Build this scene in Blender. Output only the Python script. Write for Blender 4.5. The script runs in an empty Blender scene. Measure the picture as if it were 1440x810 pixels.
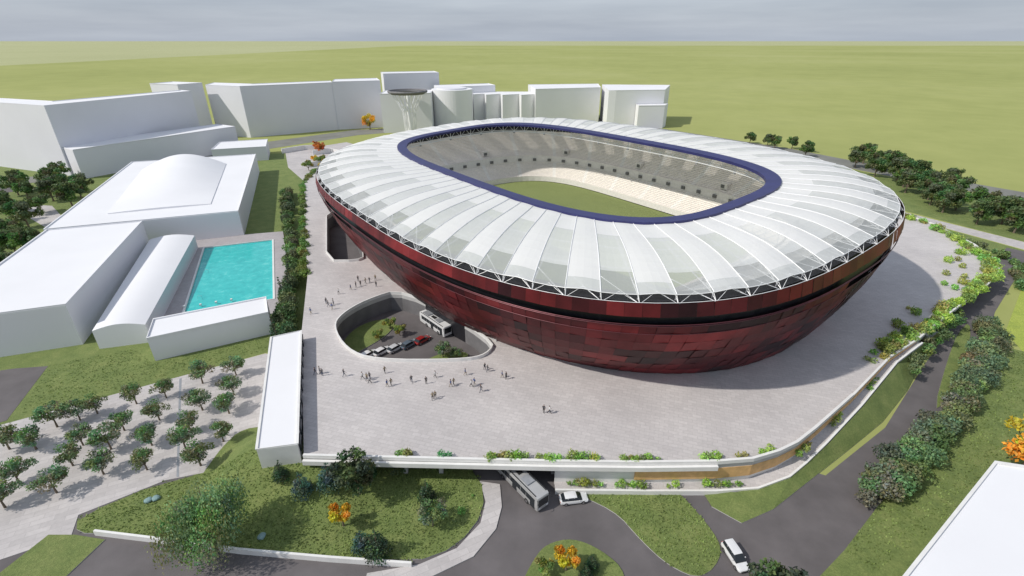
import bpy, bmesh, math, random
import numpy as np
from mathutils import Vector, noise
from mathutils.geometry import tessellate_polygon
random.seed(7); RNG=np.random.default_rng(11)
scene=bpy.context.scene
COL=bpy.context.collection

# ------------------------------------------------------------------ materials
def nodes(name):
    m=bpy.data.materials.new(name); m.use_nodes=True
    nt=m.node_tree; b=nt.nodes["Principled BSDF"]; return m,nt,b
def N(nt,t,**k):
    n=nt.nodes.new(t)
    for a,v in k.items(): setattr(n,a,v)
    return n
def ramp(nt,src,stops):
    r=N(nt,"ShaderNodeValToRGB"); e=r.color_ramp.elements
    while len(e)<len(stops): e.new(.5)
    for el,(p,c) in zip(e,stops): el.position=p; el.color=(*c,1)
    nt.links.new(src,r.inputs[0]); return r
def mixc(nt,a,b,f,mode='MIX'):
    m=N(nt,"ShaderNodeMix",data_type='RGBA',blend_type=mode)
    for s,i in ((a,6),(b,7),(f,0)):
        if hasattr(s,'links') or hasattr(s,'is_output'): nt.links.new(s,m.inputs[i])
        elif i==0: m.inputs[0].default_value=s
        else: m.inputs[i].default_value=(*s,1)
    return m.outputs[2]
def coord(nt,kind='Object'):
    return N(nt,"ShaderNodeTexCoord").outputs[kind]
def noi(nt,vec,scale,detail=4,rough=.55):
    n=N(nt,"ShaderNodeTexNoise"); n.inputs['Scale'].default_value=scale; n.inputs['Detail'].default_value=detail; n.inputs['Roughness'].default_value=rough
    nt.links.new(vec,n.inputs['Vector']); return n.outputs['Fac']
def bump(nt,b,h,st=.3,d=.05):
    n=N(nt,"ShaderNodeBump"); n.inputs['Strength'].default_value=st; n.inputs['Distance'].default_value=d
    nt.links.new(h,n.inputs['Height']); nt.links.new(n.outputs[0],b.inputs['Normal'])
def mat(name,c,rough=.6,metal=0,var=.12,scale=1.5,bmp=0,scale2=None):
    m,nt,b=nodes(name); v=coord(nt)
    f=noi(nt,v,scale,5)
    lo=tuple(x*(1-var) for x in c); hi=tuple(min(1,x*(1+var)) for x in c)
    r=ramp(nt,f,[(.3,lo),(.7,hi)])
    nt.links.new(r.outputs[0],b.inputs['Base Color'])
    b.inputs['Roughness'].default_value=rough; b.inputs['Metallic'].default_value=metal
    if bmp: bump(nt,b,noi(nt,v,scale2 or scale*8,3),bmp)
    return m
def leafmat(name):
    m,nt,b=nodes(name)
    a=N(nt,"ShaderNodeAttribute",attribute_name="Col")
    nt.links.new(a.outputs['Color'],b.inputs['Base Color']); b.inputs['Roughness'].default_value=.6
    tr=N(nt,"ShaderNodeBsdfTranslucent"); nt.links.new(a.outputs['Color'],tr.inputs[0])
    mx=N(nt,"ShaderNodeMixShader"); mx.inputs[0].default_value=.35
    out=nt.nodes["Material Output"]
    nt.links.new(b.outputs[0],mx.inputs[1]); nt.links.new(tr.outputs[0],mx.inputs[2]); nt.links.new(mx.outputs[0],out.inputs[0])
    return m
LEAF=leafmat("leaf")
BARK=mat("bark",(.16,.125,.09),.9,var=.3,scale=6)
def paving(name,c,bw=1.6,bh=.8,rot=.3,mort=.78,var=.1):
    m,nt,b=nodes(name); v=coord(nt)
    mp=N(nt,"ShaderNodeMapping"); mp.inputs['Rotation'].default_value=(0,0,rot); nt.links.new(v,mp.inputs[0])
    br=N(nt,"ShaderNodeTexBrick"); nt.links.new(mp.outputs[0],br.inputs['Vector'])
    br.inputs['Color1'].default_value=(*[x*(1-var) for x in c],1); br.inputs['Color2'].default_value=(*[x*(1+var) for x in c],1)
    br.inputs['Mortar'].default_value=(*[x*mort for x in c],1)
    br.inputs['Scale'].default_value=1; br.inputs['Mortar Size'].default_value=.04; br.inputs['Brick Width'].default_value=bw; br.inputs['Row Height'].default_value=bh
    f=noi(nt,v,.07,6,.65); r=ramp(nt,f,[(.3,(.86,.855,.86)),(.7,(1.04,1.035,1.03))])
    f2=noi(nt,v,1.8,5,.7); r2=ramp(nt,f2,[(.3,(.92,.92,.92)),(.7,(1.06,1.06,1.06))])
    c1=mixc(nt,br.outputs[0],r.outputs[0],1.0,'MULTIPLY'); c2=mixc(nt,c1,r2.outputs[0],1.0,'MULTIPLY')
    nt.links.new(c2,b.inputs['Base Color']); b.inputs['Roughness'].default_value=.72
    return m
PAVE=paving("plaza_paving",(.56,.53,.52),mort=.84,var=.055)
PAVE2=paving("tree_plaza_paving",(.53,.50,.49),3.0,1.0,-.45,.84,.08)
DECK=paving("pool_deck_paving",(.43,.40,.405),1.2,1.2,.36,.88,.05)
def grassm(name,a,b_,c_,s=.25):
    m,nt,b=nodes(name); v=coord(nt)
    f=noi(nt,v,s,8,.7); r=ramp(nt,f,[(.28,a),(.5,b_),(.72,c_)])
    f2=noi(nt,v,3.5,6,.75); r2=ramp(nt,f2,[(.3,(.66,.7,.6)),(.7,(1.3,1.26,1.2))])
    c=mixc(nt,r.outputs[0],r2.outputs[0],1.0,'MULTIPLY')
    nt.links.new(c,b.inputs['Base Color']); b.inputs['Roughness'].default_value=.9
    bump(nt,b,noi(nt,v,5,6,.8),.7,.25); return m
GRASS=grassm("lawn_grass",(.12,.17,.05),(.17,.22,.068),(.235,.27,.095))
GRASSY=grassm("meadow_grass",(.27,.34,.07),(.36,.43,.08),(.42,.47,.11))
PITCH=grassm("pitch_grass",(.19,.23,.085),(.21,.25,.09),(.23,.27,.10),.05)
def fieldm():
    m,nt,b=nodes("field_ground"); v=coord(nt)
    f=noi(nt,v,.0012,8,.6); r=ramp(nt,f,[(.3,(.30,.325,.115)),(.5,(.345,.365,.135)),(.72,(.40,.41,.18))])
    f2=noi(nt,v,.02,7,.7); r2=ramp(nt,f2,[(.3,(.9,.92,.88)),(.7,(1.08,1.07,1.07))])
    nt.links.new(mixc(nt,r.outputs[0],r2.outputs[0],1.0,'MULTIPLY'),b.inputs['Base Color']); b.inputs['Roughness'].default_value=1
    b.inputs['Specular IOR Level'].default_value=.1
    return m
FIELD=fieldm()
HAZEF=grassm("hazed_far_field",(.36,.375,.19),(.40,.41,.22),(.44,.445,.26),.0006)  # paler green for the outermost tiles: aerial haze put into the ground colour
ASPH=mat("asphalt",(.125,.113,.115),.85,var=.2,scale=.15,bmp=.3,scale2=12)
ROADL=mat("old_asphalt",(.2,.2,.18),.9,var=.15,scale=.08)
CONC=mat("concrete",(.5,.49,.48),.7,var=.1,scale=.4,bmp=.1)
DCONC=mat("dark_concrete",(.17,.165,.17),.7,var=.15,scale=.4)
WHITE=mat("white_render",(.78,.78,.8),.8,var=.03,scale=.05)
WHITE2=mat("grey_render",(.72,.72,.76),.8,var=.03,scale=.05)
WALLW=mat("white_wall",(.75,.74,.72),.6,var=.06,scale=.5)
WOOD=mat("wood_cladding",(.68,.42,.18),.6,var=.15,scale=1)
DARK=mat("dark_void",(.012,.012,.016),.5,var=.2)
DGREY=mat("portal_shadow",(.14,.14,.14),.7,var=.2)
STEEL=mat("white_steel",(.82,.82,.83),.35,var=.04)
GREYST=mat("grey_steel",(.35,.36,.38),.4,.3,var=.1)
TRIM=mat("dark_red_trim",(.12,.03,.04),.4,.4,var=.1)
NAVY=mat("navy_ring",(.026,.028,.12),.45,var=.15,scale=.3)
SEAT=mat("beige_seat",(.80,.75,.68),.6,var=.08,scale=1.3)
SEATG=mat("grey_seat",(.74,.71,.68),.6,var=.08,scale=1.3)
AISLE=mat("stair_concrete",(.80,.78,.74),.7,var=.08)
BLACK=mat("rubber",(.015,.015,.015),.7)
GLASS=mat("tinted_glass",(.02,.025,.03),.06,0,var=.05)
CHROME=mat("alloy",(.6,.6,.62),.25,.9)
HEADL=mat("headlamp",(.8,.82,.85),.1)
TAILL=mat("tail_lamp",(.5,.01,.01),.2)
def roofm(name,c,transp,trans):
    m,nt,b=nodes(name); v=coord(nt)
    f=noi(nt,v,.12,5,.6); r=ramp(nt,f,[(.3,tuple(x*.94 for x in c)),(.7,c)])
    nt.links.new(r.outputs[0],b.inputs['Base Color']); b.inputs['Roughness'].default_value=.7
    b.inputs['Specular IOR Level'].default_value=.3
    tl=N(nt,"ShaderNodeBsdfTranslucent"); tl.inputs[0].default_value=(*c,1)
    tp=N(nt,"ShaderNodeBsdfTransparent")
    m1=N(nt,"ShaderNodeMixShader"); m1.inputs[0].default_value=trans
    m2=N(nt,"ShaderNodeMixShader"); m2.inputs[0].default_value=transp
    nt.links.new(b.outputs[0],m1.inputs[1]); nt.links.new(tl.outputs[0],m1.inputs[2])
    nt.links.new(m1.outputs[0],m2.inputs[1]); nt.links.new(tp.outputs[0],m2.inputs[2])
    nt.links.new(m2.outputs[0],nt.nodes["Material Output"].inputs[0]); return m
ROOFA=roofm("roof_membrane_opaque",(.90,.90,.89),.05,.24)
ROOFB=roofm("roof_membrane_sheer",(.88,.90,.89),.22,.28)
ROOFC=roofm("roof_membrane_clear",(.85,.88,.87),.48,.3)
def facm():
    m,nt,b=nodes("red_metal_panel")
    a=N(nt,"ShaderNodeAttribute",attribute_name="Col")
    f=noi(nt,coord(nt),.09,5,.6); r=ramp(nt,f,[(.32,(.55,.52,.55)),(.68,(1.3,1.25,1.25))])
    nt.links.new(mixc(nt,a.outputs['Color'],r.outputs[0],1.0,'MULTIPLY'),b.inputs['Base Color'])
    b.inputs['Metallic'].default_value=.3; b.inputs['Roughness'].default_value=.45
    b.inputs['Specular IOR Level'].default_value=.3
    return m
FAC=facm()
def waterm():
    m,nt,b=nodes("pool_water"); v=coord(nt)
    f=noi(nt,v,.35,6,.7); r=ramp(nt,f,[(.3,(.02,.42,.42)),(.55,(.04,.54,.52)),(.75,(.16,.66,.62))])
    nt.links.new(r.outputs[0],b.inputs['Base Color']); b.inputs['Roughness'].default_value=.12
    bump(nt,b,noi(nt,v,1.6,4),.2,.1); return m
WATER=waterm()
def paintm(name,c):
    m=mat(name,c,.25,.1,var=.03); m.node_tree.nodes["Principled BSDF"].inputs['Coat Weight'].default_value=.6; return m

# ------------------------------------------------------------------ mesh builder
class MB:
    def __init__(s): s.v=[];s.f=[];s.m=[];s.c=[]
    def face(s,pts,mi=0,col=(1,1,1)):
        i=len(s.v); s.v+= [tuple(p) for p in pts]; s.f.append(tuple(range(i,i+len(pts)))); s.m.append(mi); s.c.append(col)
    def mesh(s,vs,fs,mi=0,col=(1,1,1)):
        i=len(s.v); s.v+=[tuple(p) for p in vs]
        for f in fs: s.f.append(tuple(i+k for k in f)); s.m.append(mi); s.c.append(col)
    def box(s,c,d,mi=0,rz=0,col=(1,1,1)):
        cx,cy,cz=c; a,b,h=d[0]/2,d[1]/2,d[2]/2; cr,sr=math.cos(rz),math.sin(rz)
        vs=[(cx+x*a*cr-y*b*sr,cy+x*a*sr+y*b*cr,cz+z*h) for z in(-1,1) for y in(-1,1) for x in(-1,1)]
        s.mesh(vs,[(0,2,3,1),(4,5,7,6),(0,1,5,4),(2,6,7,3),(0,4,6,2),(1,3,7,5)],mi,col)
    def tube(s,pts,rs,n=6,mi=0,col=(1,1,1),cap=True,closed=False):
        P=[Vector(p) for p in pts]; 
        if not hasattr(rs,'__len__'): rs=[rs]*len(P)
        vs=[];L=len(P)
        for k,p in enumerate(P):
            if closed: d=P[(k+1)%L]-P[k-1]
            else: d=P[min(k+1,L-1)]-P[max(k-1,0)]
            d.normalize(); up=Vector((0,0,1)) if abs(d.z)<.95 else Vector((1,0,0))
            u=d.cross(up).normalized(); w=u.cross(d)
            for j in range(n):
                t=2*math.pi*j/n; vs.append(p+u*math.cos(t)*rs[k]+w*math.sin(t)*rs[k])
        fs=[]
        for k in range(L if closed else L-1):
            a=k*n; b=((k+1)%L)*n
            for j in range(n): fs.append((a+j,a+(j+1)%n,b+(j+1)%n,b+j))
        if cap and not closed: fs.append(tuple(range(n))[::-1]); fs.append(tuple(range((L-1)*n,L*n)))
        s.mesh(vs,fs,mi,col)
    def cyl(s,c0,c1,r,n=16,mi=0): s.tube([c0,c1],[r,r],n,mi)
    def data(s,name,mats,smooth=False,colors=False):
        me=bpy.data.meshes.new(name); me.from_pydata(s.v,[],s.f)
        for m in mats: me.materials.append(m)
        me.polygons.foreach_set('material_index',s.m)
        if smooth: me.polygons.foreach_set('use_smooth',[True]*len(s.f))
        if colors:
            at=me.color_attributes.new("Col",'FLOAT_COLOR','CORNER')
            arr=[]
            for f,c in zip(s.f,s.c): arr+= [c[0],c[1],c[2],1.0]*len(f)
            at.data.foreach_set('color',arr)
        me.update(); return me
    def obj(s,name,mats,parent=None,loc=(0,0,0),rz=0,smooth=False,colors=False):
        return put(name,s.data(name,mats,smooth,colors),loc,rz,1,parent)
def put(name,me,loc=(0,0,0),rz=0,sc=1,parent=None):
    o=bpy.data.objects.new(name,me); COL.objects.link(o); o.location=loc; o.rotation_euler=(0,0,rz)
    o.scale=(sc,sc,sc) if not hasattr(sc,'__len__') else sc
    if parent: o.parent=parent
    return o
def empty(name,loc=(0,0,0),rz=0):
    o=bpy.data.objects.new(name,None); COL.objects.link(o); o.location=loc; o.rotation_euler=(0,0,rz); o.empty_display_size=.5; return o
def prismdata(mb,poly,z0,z1,mt=0,ms=1,holes=(),zt=None):
    loops=[list(poly)]+[list(h) for h in holes]
    V3=[[Vector((x,y,0)) for x,y in l] for l in loops]
    tris=tessellate_polygon(V3); flat=[p for l in loops for p in l]
    vs=[(x,y,z1) for x,y in flat]
    fs=[]
    for t in tris:
        a,b,c=[Vector(flat[i]) for i in t]
        cr=(b-a).x*(c-a).y-(b-a).y*(c-a).x
        fs.append(tuple(t) if cr>0 else tuple(t)[::-1])
    mb.mesh(vs,fs,mt)
    if z0<z1:
        for l in loops:
            for i in range(len(l)):
                a=l[i]; b=l[(i+1)%len(l)]
                mb.face([(a[0],a[1],z0),(b[0],b[1],z0),(b[0],b[1],z1),(a[0],a[1],z1)],ms)
def prism(name,poly,z0,z1,mt,ms=None,holes=(),parent=None,bottom=False):
    mb=MB(); prismdata(mb,poly,z0,z1,0,1,holes)
    if bottom:
        m2=MB(); prismdata(m2,poly,z0,z0,0,1,holes); mb.mesh(m2.v,[f[::-1] for f in m2.f],1)
    return mb.obj(name,[mt,ms or mt],parent)
def smoothpoly(P,it=2,closed=True):
    for _ in range(it):
        Q=[]
        n=len(P)
        if not closed: Q.append(P[0])
        for i in range(n if closed else n-1):
            a=P[i]; b=P[(i+1)%n]
            Q.append(tuple(a[k]*.75+b[k]*.25 for k in range(len(a)))); Q.append(tuple(a[k]*.25+b[k]*.75 for k in range(len(a))))
        if not closed: Q.append(P[-1])
        P=Q
    return P
def wall(mb,pts,z0,z1,t,mi=0,closed=False):
    n=len(pts); Z0=z0 if hasattr(z0,'__len__') else [z0]*n; Z1=z1 if hasattr(z1,'__len__') else [z1]*n
    L=[];R=[]
    for i in range(n):
        if closed: a,b=pts[i-1],pts[(i+1)%n]
        else: a,b=pts[max(i-1,0)],pts[min(i+1,n-1)]
        dx,dy=b[0]-a[0],b[1]-a[1]; l=math.hypot(dx,dy) or 1; nx,ny=-dy/l*t/2,dx/l*t/2
        L.append((pts[i][0]+nx,pts[i][1]+ny)); R.append((pts[i][0]-nx,pts[i][1]-ny))
    for i in range(n if closed else n-1):
        j=(i+1)%n
        mb.face([(*L[i],Z1[i]),(*R[i],Z1[i]),(*R[j],Z1[j]),(*L[j],Z1[j])],mi)
        mb.face([(*R[i],Z0[i]),(*R[j],Z0[j]),(*R[j],Z1[j]),(*R[i],Z1[i])],mi)
        mb.face([(*L[j],Z0[j]),(*L[i],Z0[i]),(*L[i],Z1[i]),(*L[j],Z1[j])],mi)
    if not closed:
        for i in (0,n-1): mb.face([(*L[i],Z0[i]),(*R[i],Z0[i]),(*R[i],Z1[i]),(*L[i],Z1[i])],mi)

# ------------------------------------------------------------------ camera, light, sky
cd=bpy.data.cameras.new("camera"); cam=bpy.data.objects.new("camera",cd); COL.objects.link(cam)
cd.sensor_width=36; cd.lens=17.5; cd.clip_end=200000; cd.clip_start=.5
cam.location=(0,0,66); cam.rotation_euler=(math.pi/2-math.atan(348/700),0,0); scene.camera=cam
EL=math.radians(44); sdx,sdy=.94,.34
sl=bpy.data.lights.new("sun",'SUN'); sl.energy=3.3; sl.angle=math.radians(1.2); sl.color=(1,.955,.88)
so=bpy.data.objects.new("sun",sl); COL.objects.link(so); so.location=(-100,-50,200)
h=math.hypot(sdx,sdy); dv=Vector((sdx/h*math.cos(EL),sdy/h*math.cos(EL),-math.sin(EL)))
so.rotation_euler=dv.to_track_quat('-Z','Y').to_euler()
w=bpy.data.worlds.new("World"); scene.world=w; w.use_nodes=True; nt=w.node_tree
bg=nt.nodes["Background"]
sky=N(nt,"ShaderNodeTexSky",sky_type='NISHITA'); sky.sun_disc=False; sky.sun_elevation=EL; sky.sun_rotation=math.atan2(-sdx,-sdy)
sky.air_density=1.2; sky.dust_density=1.5; sky.altitude=60
tc=N(nt,"ShaderNodeTexCoord"); mp=N(nt,"ShaderNodeMapping"); mp.inputs['Scale'].default_value=(1.2,1.2,14)
nt.links.new(tc.outputs['Generated'],mp.inputs[0])
cn=noi(nt,mp.outputs[0],2.0,6,.55)
cl=ramp(nt,cn,[(.3,(3.1,3.55,4.4)),(.72,(4.5,4.95,5.7))])
nt.links.new(mixc(nt,sky.outputs[0],cl.outputs[0],.84),bg.inputs[0]); bg.inputs[1].default_value=.124
scene.view_settings.view_transform='Standard'; scene.view_settings.look='None'; scene.view_settings.exposure=0

# ------------------------------------------------------------------ ground
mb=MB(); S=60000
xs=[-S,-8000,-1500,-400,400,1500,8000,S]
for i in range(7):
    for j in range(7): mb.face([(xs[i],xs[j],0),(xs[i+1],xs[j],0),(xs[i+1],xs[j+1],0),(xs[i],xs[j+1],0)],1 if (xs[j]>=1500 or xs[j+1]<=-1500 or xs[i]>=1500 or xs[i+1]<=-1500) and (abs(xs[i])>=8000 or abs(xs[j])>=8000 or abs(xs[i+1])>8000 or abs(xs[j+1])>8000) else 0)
mb.obj("ground",[FIELD,HAZEF])
prism("town_lawn",[(-330,60),(-130,60),(-112,70),(-97,74),(-58,98.5),(-50,97),(-48,100),(-58,130),(-78,190),(-103,250),(-120,330),(-340,330)],0,.02,GRASS)
prism("service_asphalt",[(-120,20),(75,20),(75,50),(60,58),(-5,90),(-34,66),(-60,64),(-110,60)],0,.03,ASPH)
prism("approach_road",[(20,40),(60,40),(47,49),(57,57),(76,70),(97,85),(116,103),(131,118),(180,160),(176,165),(119,118),(109,107),(92,92),(71,73),(51,60),(37,51),(30,58),(20,60)],0,.045,ASPH)
prism("road_verge",smoothpoly([(84,78),(88,80),(112,103),(120,113),(112,107),(100,95)],1),0,.16,GRASS,CONC)
prism("lawn",smoothpoly([(8,58.4),(16,59),(26,60.3),(30,51.5),(30.5,47),(26,43),(22,45),(19,49),(16,54.5)],2),0,.16,GRASS,CONC)
prism("roundabout_island",smoothpoly([(1,42),(3,46),(5,48.5),(9,49.5),(13,47.5),(16,44),(14,38),(5,37)],2),0,.18,GRASS,CONC)
prism("meadow",[(125,108),(150,131),(210,140),(230,100),(150,70),(118,92)],0,.05,GRASSY)
prism("hedge_lawn",[(37,40),(48,47.5),(59,56),(78,69),(99,84),(118,101),(122,98),(150,75),(150,30),(40,30)],0,.16,GRASS,CONC)
prism("mound_lawn",smoothpoly([(-65,50.2),(-67,53),(-58,60),(-42,64.5),(-30,66.5),(-12,66.5),(-5.2,61),(-4.3,54),(-8,48),(-14,45.5),(-39,47.5),(-60,50.3)],1),0,.2,GRASS,CONC)
def ss(t): t=max(0,min(1,t)); return t*t*(3-2*t)
def hm(x,y): return .05+3.3*ss((x+53)/9)*ss((-20-x)/11)*ss((y-51.5)/9)*ss((74-y)/9)
mb=MB(); gx=np.arange(-54,-18.9,1.0); gy=np.arange(50,74.1,1.0); vs=[(x,y,hm(x,y)+.12*noise.noise(Vector((x*.3,y*.3,0)))*(hm(x,y)>.4)) for y in gy for x in gx]
nx=len(gx); mb.mesh(vs,[(j*nx+i,j*nx+i+1,(j+1)*nx+i+1,(j+1)*nx+i) for j in range(len(gy)-1) for i in range(nx-1)])
mb.obj("grass_mound",[GRASS],smooth=True)
prism("grass_verge",[(-72,40),(-69,50),(-65,50),(-60,49.2),(-62,40)],0,.15,GRASS,CONC)
prism("tree_plaza",[(-99,73),(-58,98),(-50,95),(-39,66),(-42,65),(-58,60.3),(-67.3,53.5),(-65.6,50),(-69,48),(-80,42),(-115,60)],0,.1,PAVE2,CONC)
prism("plaza_gutter",[(-56.6,61),(-56.2,61),(-72,88.4),(-72.4,88.2)],.1,.112,GREYST)
prism("side_road",[(-150,80),(-112,92),(-105,93),(-98,75),(-115,62),(-150,50)],0,.05,ASPH)
prism("curved_footpath",[(-5.4,60),(-2,59.4),(-1.6,55),(-2.4,51),(-5.5,46.5),(-12,43),(-20,41.5),(-20,44),(-13,45.3),(-8,47.8),(-4.8,52),(-4.2,56)],0,.19,PAVE2,CONC)
mb=MB(); wall(mb,[(-62,50.1),(-50,48.6),(-39,47.1),(-26,45.9),(-14,45)],0,1.0,.35); mb.obj("white_retaining_wall",[WALLW])

# ------------------------------------------------------------------ plaza with pits
plaza=[(-34,60.5),(7,59.2),(21,59),(33,59.2),(39,59.8),(44,61.5),(48,63.5),(53,67),(65,76),(81,89),(92,96),(110,109),(133,125),(144,134),(150,143),(154,155),(156,176),(154,189),(140,225),(100,275),(20,300),(-70,290),(-104,262),(-103,246),(-82,189),(-68,153),(-59,130),(-49,99)]
pit=smoothpoly([(-42,101),(-42,107),(-38,114.5),(-29.5,121.5),(-4,95.5),(-5.5,89.5),(-11,87.6),(-29,87.6),(-36,91.5)],2)
pit2=smoothpoly([(-73,189),(-66,168),(-57,141),(-48,141),(-46,144),(-55,165),(-64,188)],1)
PZ=5.0
prism("stadium_plaza",plaza,4.0,PZ,PAVE,CONC,holes=[pit,pit2],bottom=True)
mb=MB()
for hp in (pit,pit2):
    ctr=(sum(p[0] for p in hp)/len(hp),sum(p[1] for p in hp)/len(hp))
    q=[(p[0]+(p[0]-ctr[0])*.012,p[1]+(p[1]-ctr[1])*.012) for p in hp]
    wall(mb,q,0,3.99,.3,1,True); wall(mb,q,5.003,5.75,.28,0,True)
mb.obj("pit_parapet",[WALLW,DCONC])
mb=MB(); wall(mb,plaza[:9],PZ+.003,5.7,.45,0); wall(mb,plaza[8:18],PZ+.003,5.4,.4,0)
fr=[(-34,59.9),(7,58.7),(21,58.5),(33,58.7)]
wall(mb,fr,4.15,5.0,.5,0)
for x in (-18,-12,7): mb.box((x,62,2),(.7,.7,4),1)
mb.obj("plaza_parapet",[WALLW,CONC])
rim=[(7,59.6),(20,59.4),(33,59.6),(39,60.2),(44,61.9),(48,63.9),(53,67.4),(65,76.4),(81,89.4),(92,96.5),(110,109.5)]
mb=MB(); wall(mb,rim,0,3.95,.3,0); wall(mb,rim[1:10],[1.6,1.7,1.8,2.0,2.4,3.0,3.4,3.9,4.3],[4.0,4.0,4.0,4.05,4.1,4.2,4.4,4.6,4.7],.9,1)
mb.obj("plaza_retaining_wall",[WALLW,WOOD])
low=[(7,57.6),(21,57.4),(33,57.4),(40,57.9),(46,60),(50,62.6),(55.5,66.6),(67.5,76),(83,89),(93,95.5)]
lz=[1.0,1.0,1.0,1.1,1.4,1.8,2.3,3.1,4.1,4.8]
mb=MB(); wall(mb,low,0,lz,.35,0)
for i in range(len(low)-1):
    a,b=low[i],low[i+1]; c,d=rim[i],rim[i+1]
    mb.face([(*a,lz[i]-.35),(*b,lz[i+1]-.35),(*d,lz[i+1]-.35),(*c,lz[i]-.35)],1)
mb.obj("ramp_terrace",[WALLW,PAVE])
mb=MB(); bo=[(31.5,55),(35,52),(41,54.5),(51,61),(61,67.5),(71.5,74.5),(83,84),(95,95.5),(110,107.5)]
bi=[(31,58),(36,57.3),(41,58.2),(46,59.8),(50,62.4),(55.7,66.4),(67.7,75.8),(83.2,88.8),(93.2,95.3)]
bz=[.2,.7,.9,1.1,1.5,2.0,2.8,3.7,4.4]
for i in range(len(bo)-1):
    mb.face([(*bo[i],.16),(*bo[i+1],.16),(*bi[i+1],bz[i+1]),(*bi[i],bz[i])]); mb.face([(*bo[i],0),(*bo[i+1],0),(*bo[i+1],.16),(*bo[i],.16)],1)
mb.obj("grass_bank",[GRASS,CONC])
prism("pit_parking",[(-46,80),(0,80),(0,125),(-40,150),(-50,200),(-82,200),(-70,165),(-60,138),(-46,110)],0,.06,ASPH)
prism("pit_lawn",smoothpoly([(-41,98),(-41,108),(-36,114),(-30,113),(-31,106),(-35,100),(-38,96)],2),0,.25,GRASS,CONC)
prism("pit_planter",smoothpoly([(-20,95),(-14,99),(-9,97),(-14,92),(-19,92)],2),0,.5,GRASS,CONC)
mb=MB(); wall(mb,[(-29,122.5),(-3,96)],PZ+.003,5.9,1.6,0); mb.obj("planter_box",[CONC])

# ------------------------------------------------------------------ stadium
CX,CY,PH=13.2,162.4,-.94
cp,sp=math.cos(PH),math.sin(PH)
def se(a,b,n,K):
    t=np.linspace(0,2*math.pi,4001)
    ct,st=np.cos(t),np.sin(t); r=(np.abs(ct/a)**n+np.abs(st/b)**n)**(-1/n)
    x,y=r*ct,r*st; d=np.concatenate([[0],np.cumsum(np.hypot(np.diff(x),np.diff(y)))])
    u=np.linspace(0,d[-1],K+1)[:-1]
    return np.stack([np.interp(u,d,x),np.interp(u,d,y)],1)
def tilt(p,q): return .55*p/90+3.56*q/65
def W(p,q,z): return (CX+p*cp-q*sp, CY+p*sp+q*cp, z)
stadium=empty("football_stadium",(0,0,0))
KC=180
def fring(h,off=0,K=KC):
    f=1-(1-h)**1.7; ins=max(0,(h-.9)/.1)*.7
    R=se(84.6+8*f-ins+off,58.8+8*f-ins+off,2.3+.46*f,K)
    return [W(p,q,5.15+h*(24.1+tilt(p,q))) for p,q in R]
HS=[0,.12,.24,.36,.48,.60,.71,.80,.815,.89,1.0]
mb=MB()
rings=[fring(x) for x in HS]
for r in range(len(HS)-1):
    A,B=rings[r],rings[r+1]
    if r==8: continue
    for i in range(KC):
        j=(i+1)%KC
        a,b,c,d=[Vector(v) for v in (A[i],A[j],B[j],B[i])]
        ctr=(a+b+c+d)/4; nn=(b-a).cross(d-a).normalized()
        if nn.dot(ctr-Vector((CX,CY,15)))<0: nn=-nn
        q=[ctr+(v-ctr)*.99 for v in (a,b,c,d)]
        t1,t2=random.uniform(-.07,.07),random.uniform(-.04,.04)
        q[0]+=nn*(t1+t2); q[1]+=nn*(-t1+t2); q[2]+=nn*(-t1-t2); q[3]+=nn*(t1-t2)
        nz=noise.noise(Vector((i*.13+r*.45,r*.3,0)))*1.0+noise.noise(Vector((i*.45+r*.7,r*.7,5)))*.7
        k=.42+nz*.85+random.uniform(-.13,.13)
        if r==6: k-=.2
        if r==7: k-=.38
        if r==9: k+=.08
        k=min(1,max(0,k))
        lo=(.026,.006,.010); hi=(.235,.024,.028)
        col=tuple(l+(h_-l)*k for l,h_ in zip(lo,hi))
        if r==6 and math.sin(i/KC*18.85+1.0)>.75: continue
        mb.face(q,0,col)
mb.obj("facade_panels",[FAC],stadium,colors=True)
mb=MB()
for hh,off,rr in [(.80,.08,.08),(.815,.1,.08),(.71,.06,.05)]:
    mb.tube(fring(hh,off),rr,5,0,closed=True)
mb.obj("facade_edge_trim",[TRIM],stadium)
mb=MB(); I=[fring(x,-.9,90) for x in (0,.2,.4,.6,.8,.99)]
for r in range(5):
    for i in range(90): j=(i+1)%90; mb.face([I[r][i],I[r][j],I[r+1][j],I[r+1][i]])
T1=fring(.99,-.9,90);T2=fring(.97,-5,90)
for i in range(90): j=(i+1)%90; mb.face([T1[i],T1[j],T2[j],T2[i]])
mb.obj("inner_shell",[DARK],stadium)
# --- roof
NB=84; SUB=4; K=NB*SUB; NT=10
Ri=se(66.3,35.5,3.38,K); Ro=se(90.7,65.25,2.76,K)
def roofpt(i,t):
    i%=K; s=(i%SUB)/SUB
    pin=Ri[i];po=Ro[i]; sc=math.sin(math.pi*s)
    tt=t*(1-.004*sc*t)
    p=pin[0]+(po[0]-pin[0])*tt; q=pin[1]+(po[1]-pin[1])*tt
    z=32.6+(30.2-32.6)*tt+1.3*math.sin(math.pi*tt**1.3)+tilt(p,q)
    bay=i//SUB
    z+=(.2 if bay%2==0 else -.15)*sc*(.4+.6*t)
    return W(p,q,z)
mb=MB()
for i in range(K):
    bay=i//SUB; s=i%SUB
    for k in range(NT):
        t0,t1=k/NT,(k+1)/NT
        if bay%2==1: m=0 if k<3 else (1 if k<NT-2 else 2)
        else: m=0 if k<NT-1 else 1
        mb.face([roofpt(i,t0),roofpt(i,t1),roofpt(i+1,t1),roofpt(i+1,t0)],m)
mb.obj("roof_membrane",[ROOFA,ROOFB,ROOFC],stadium)
mb=MB()
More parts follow.
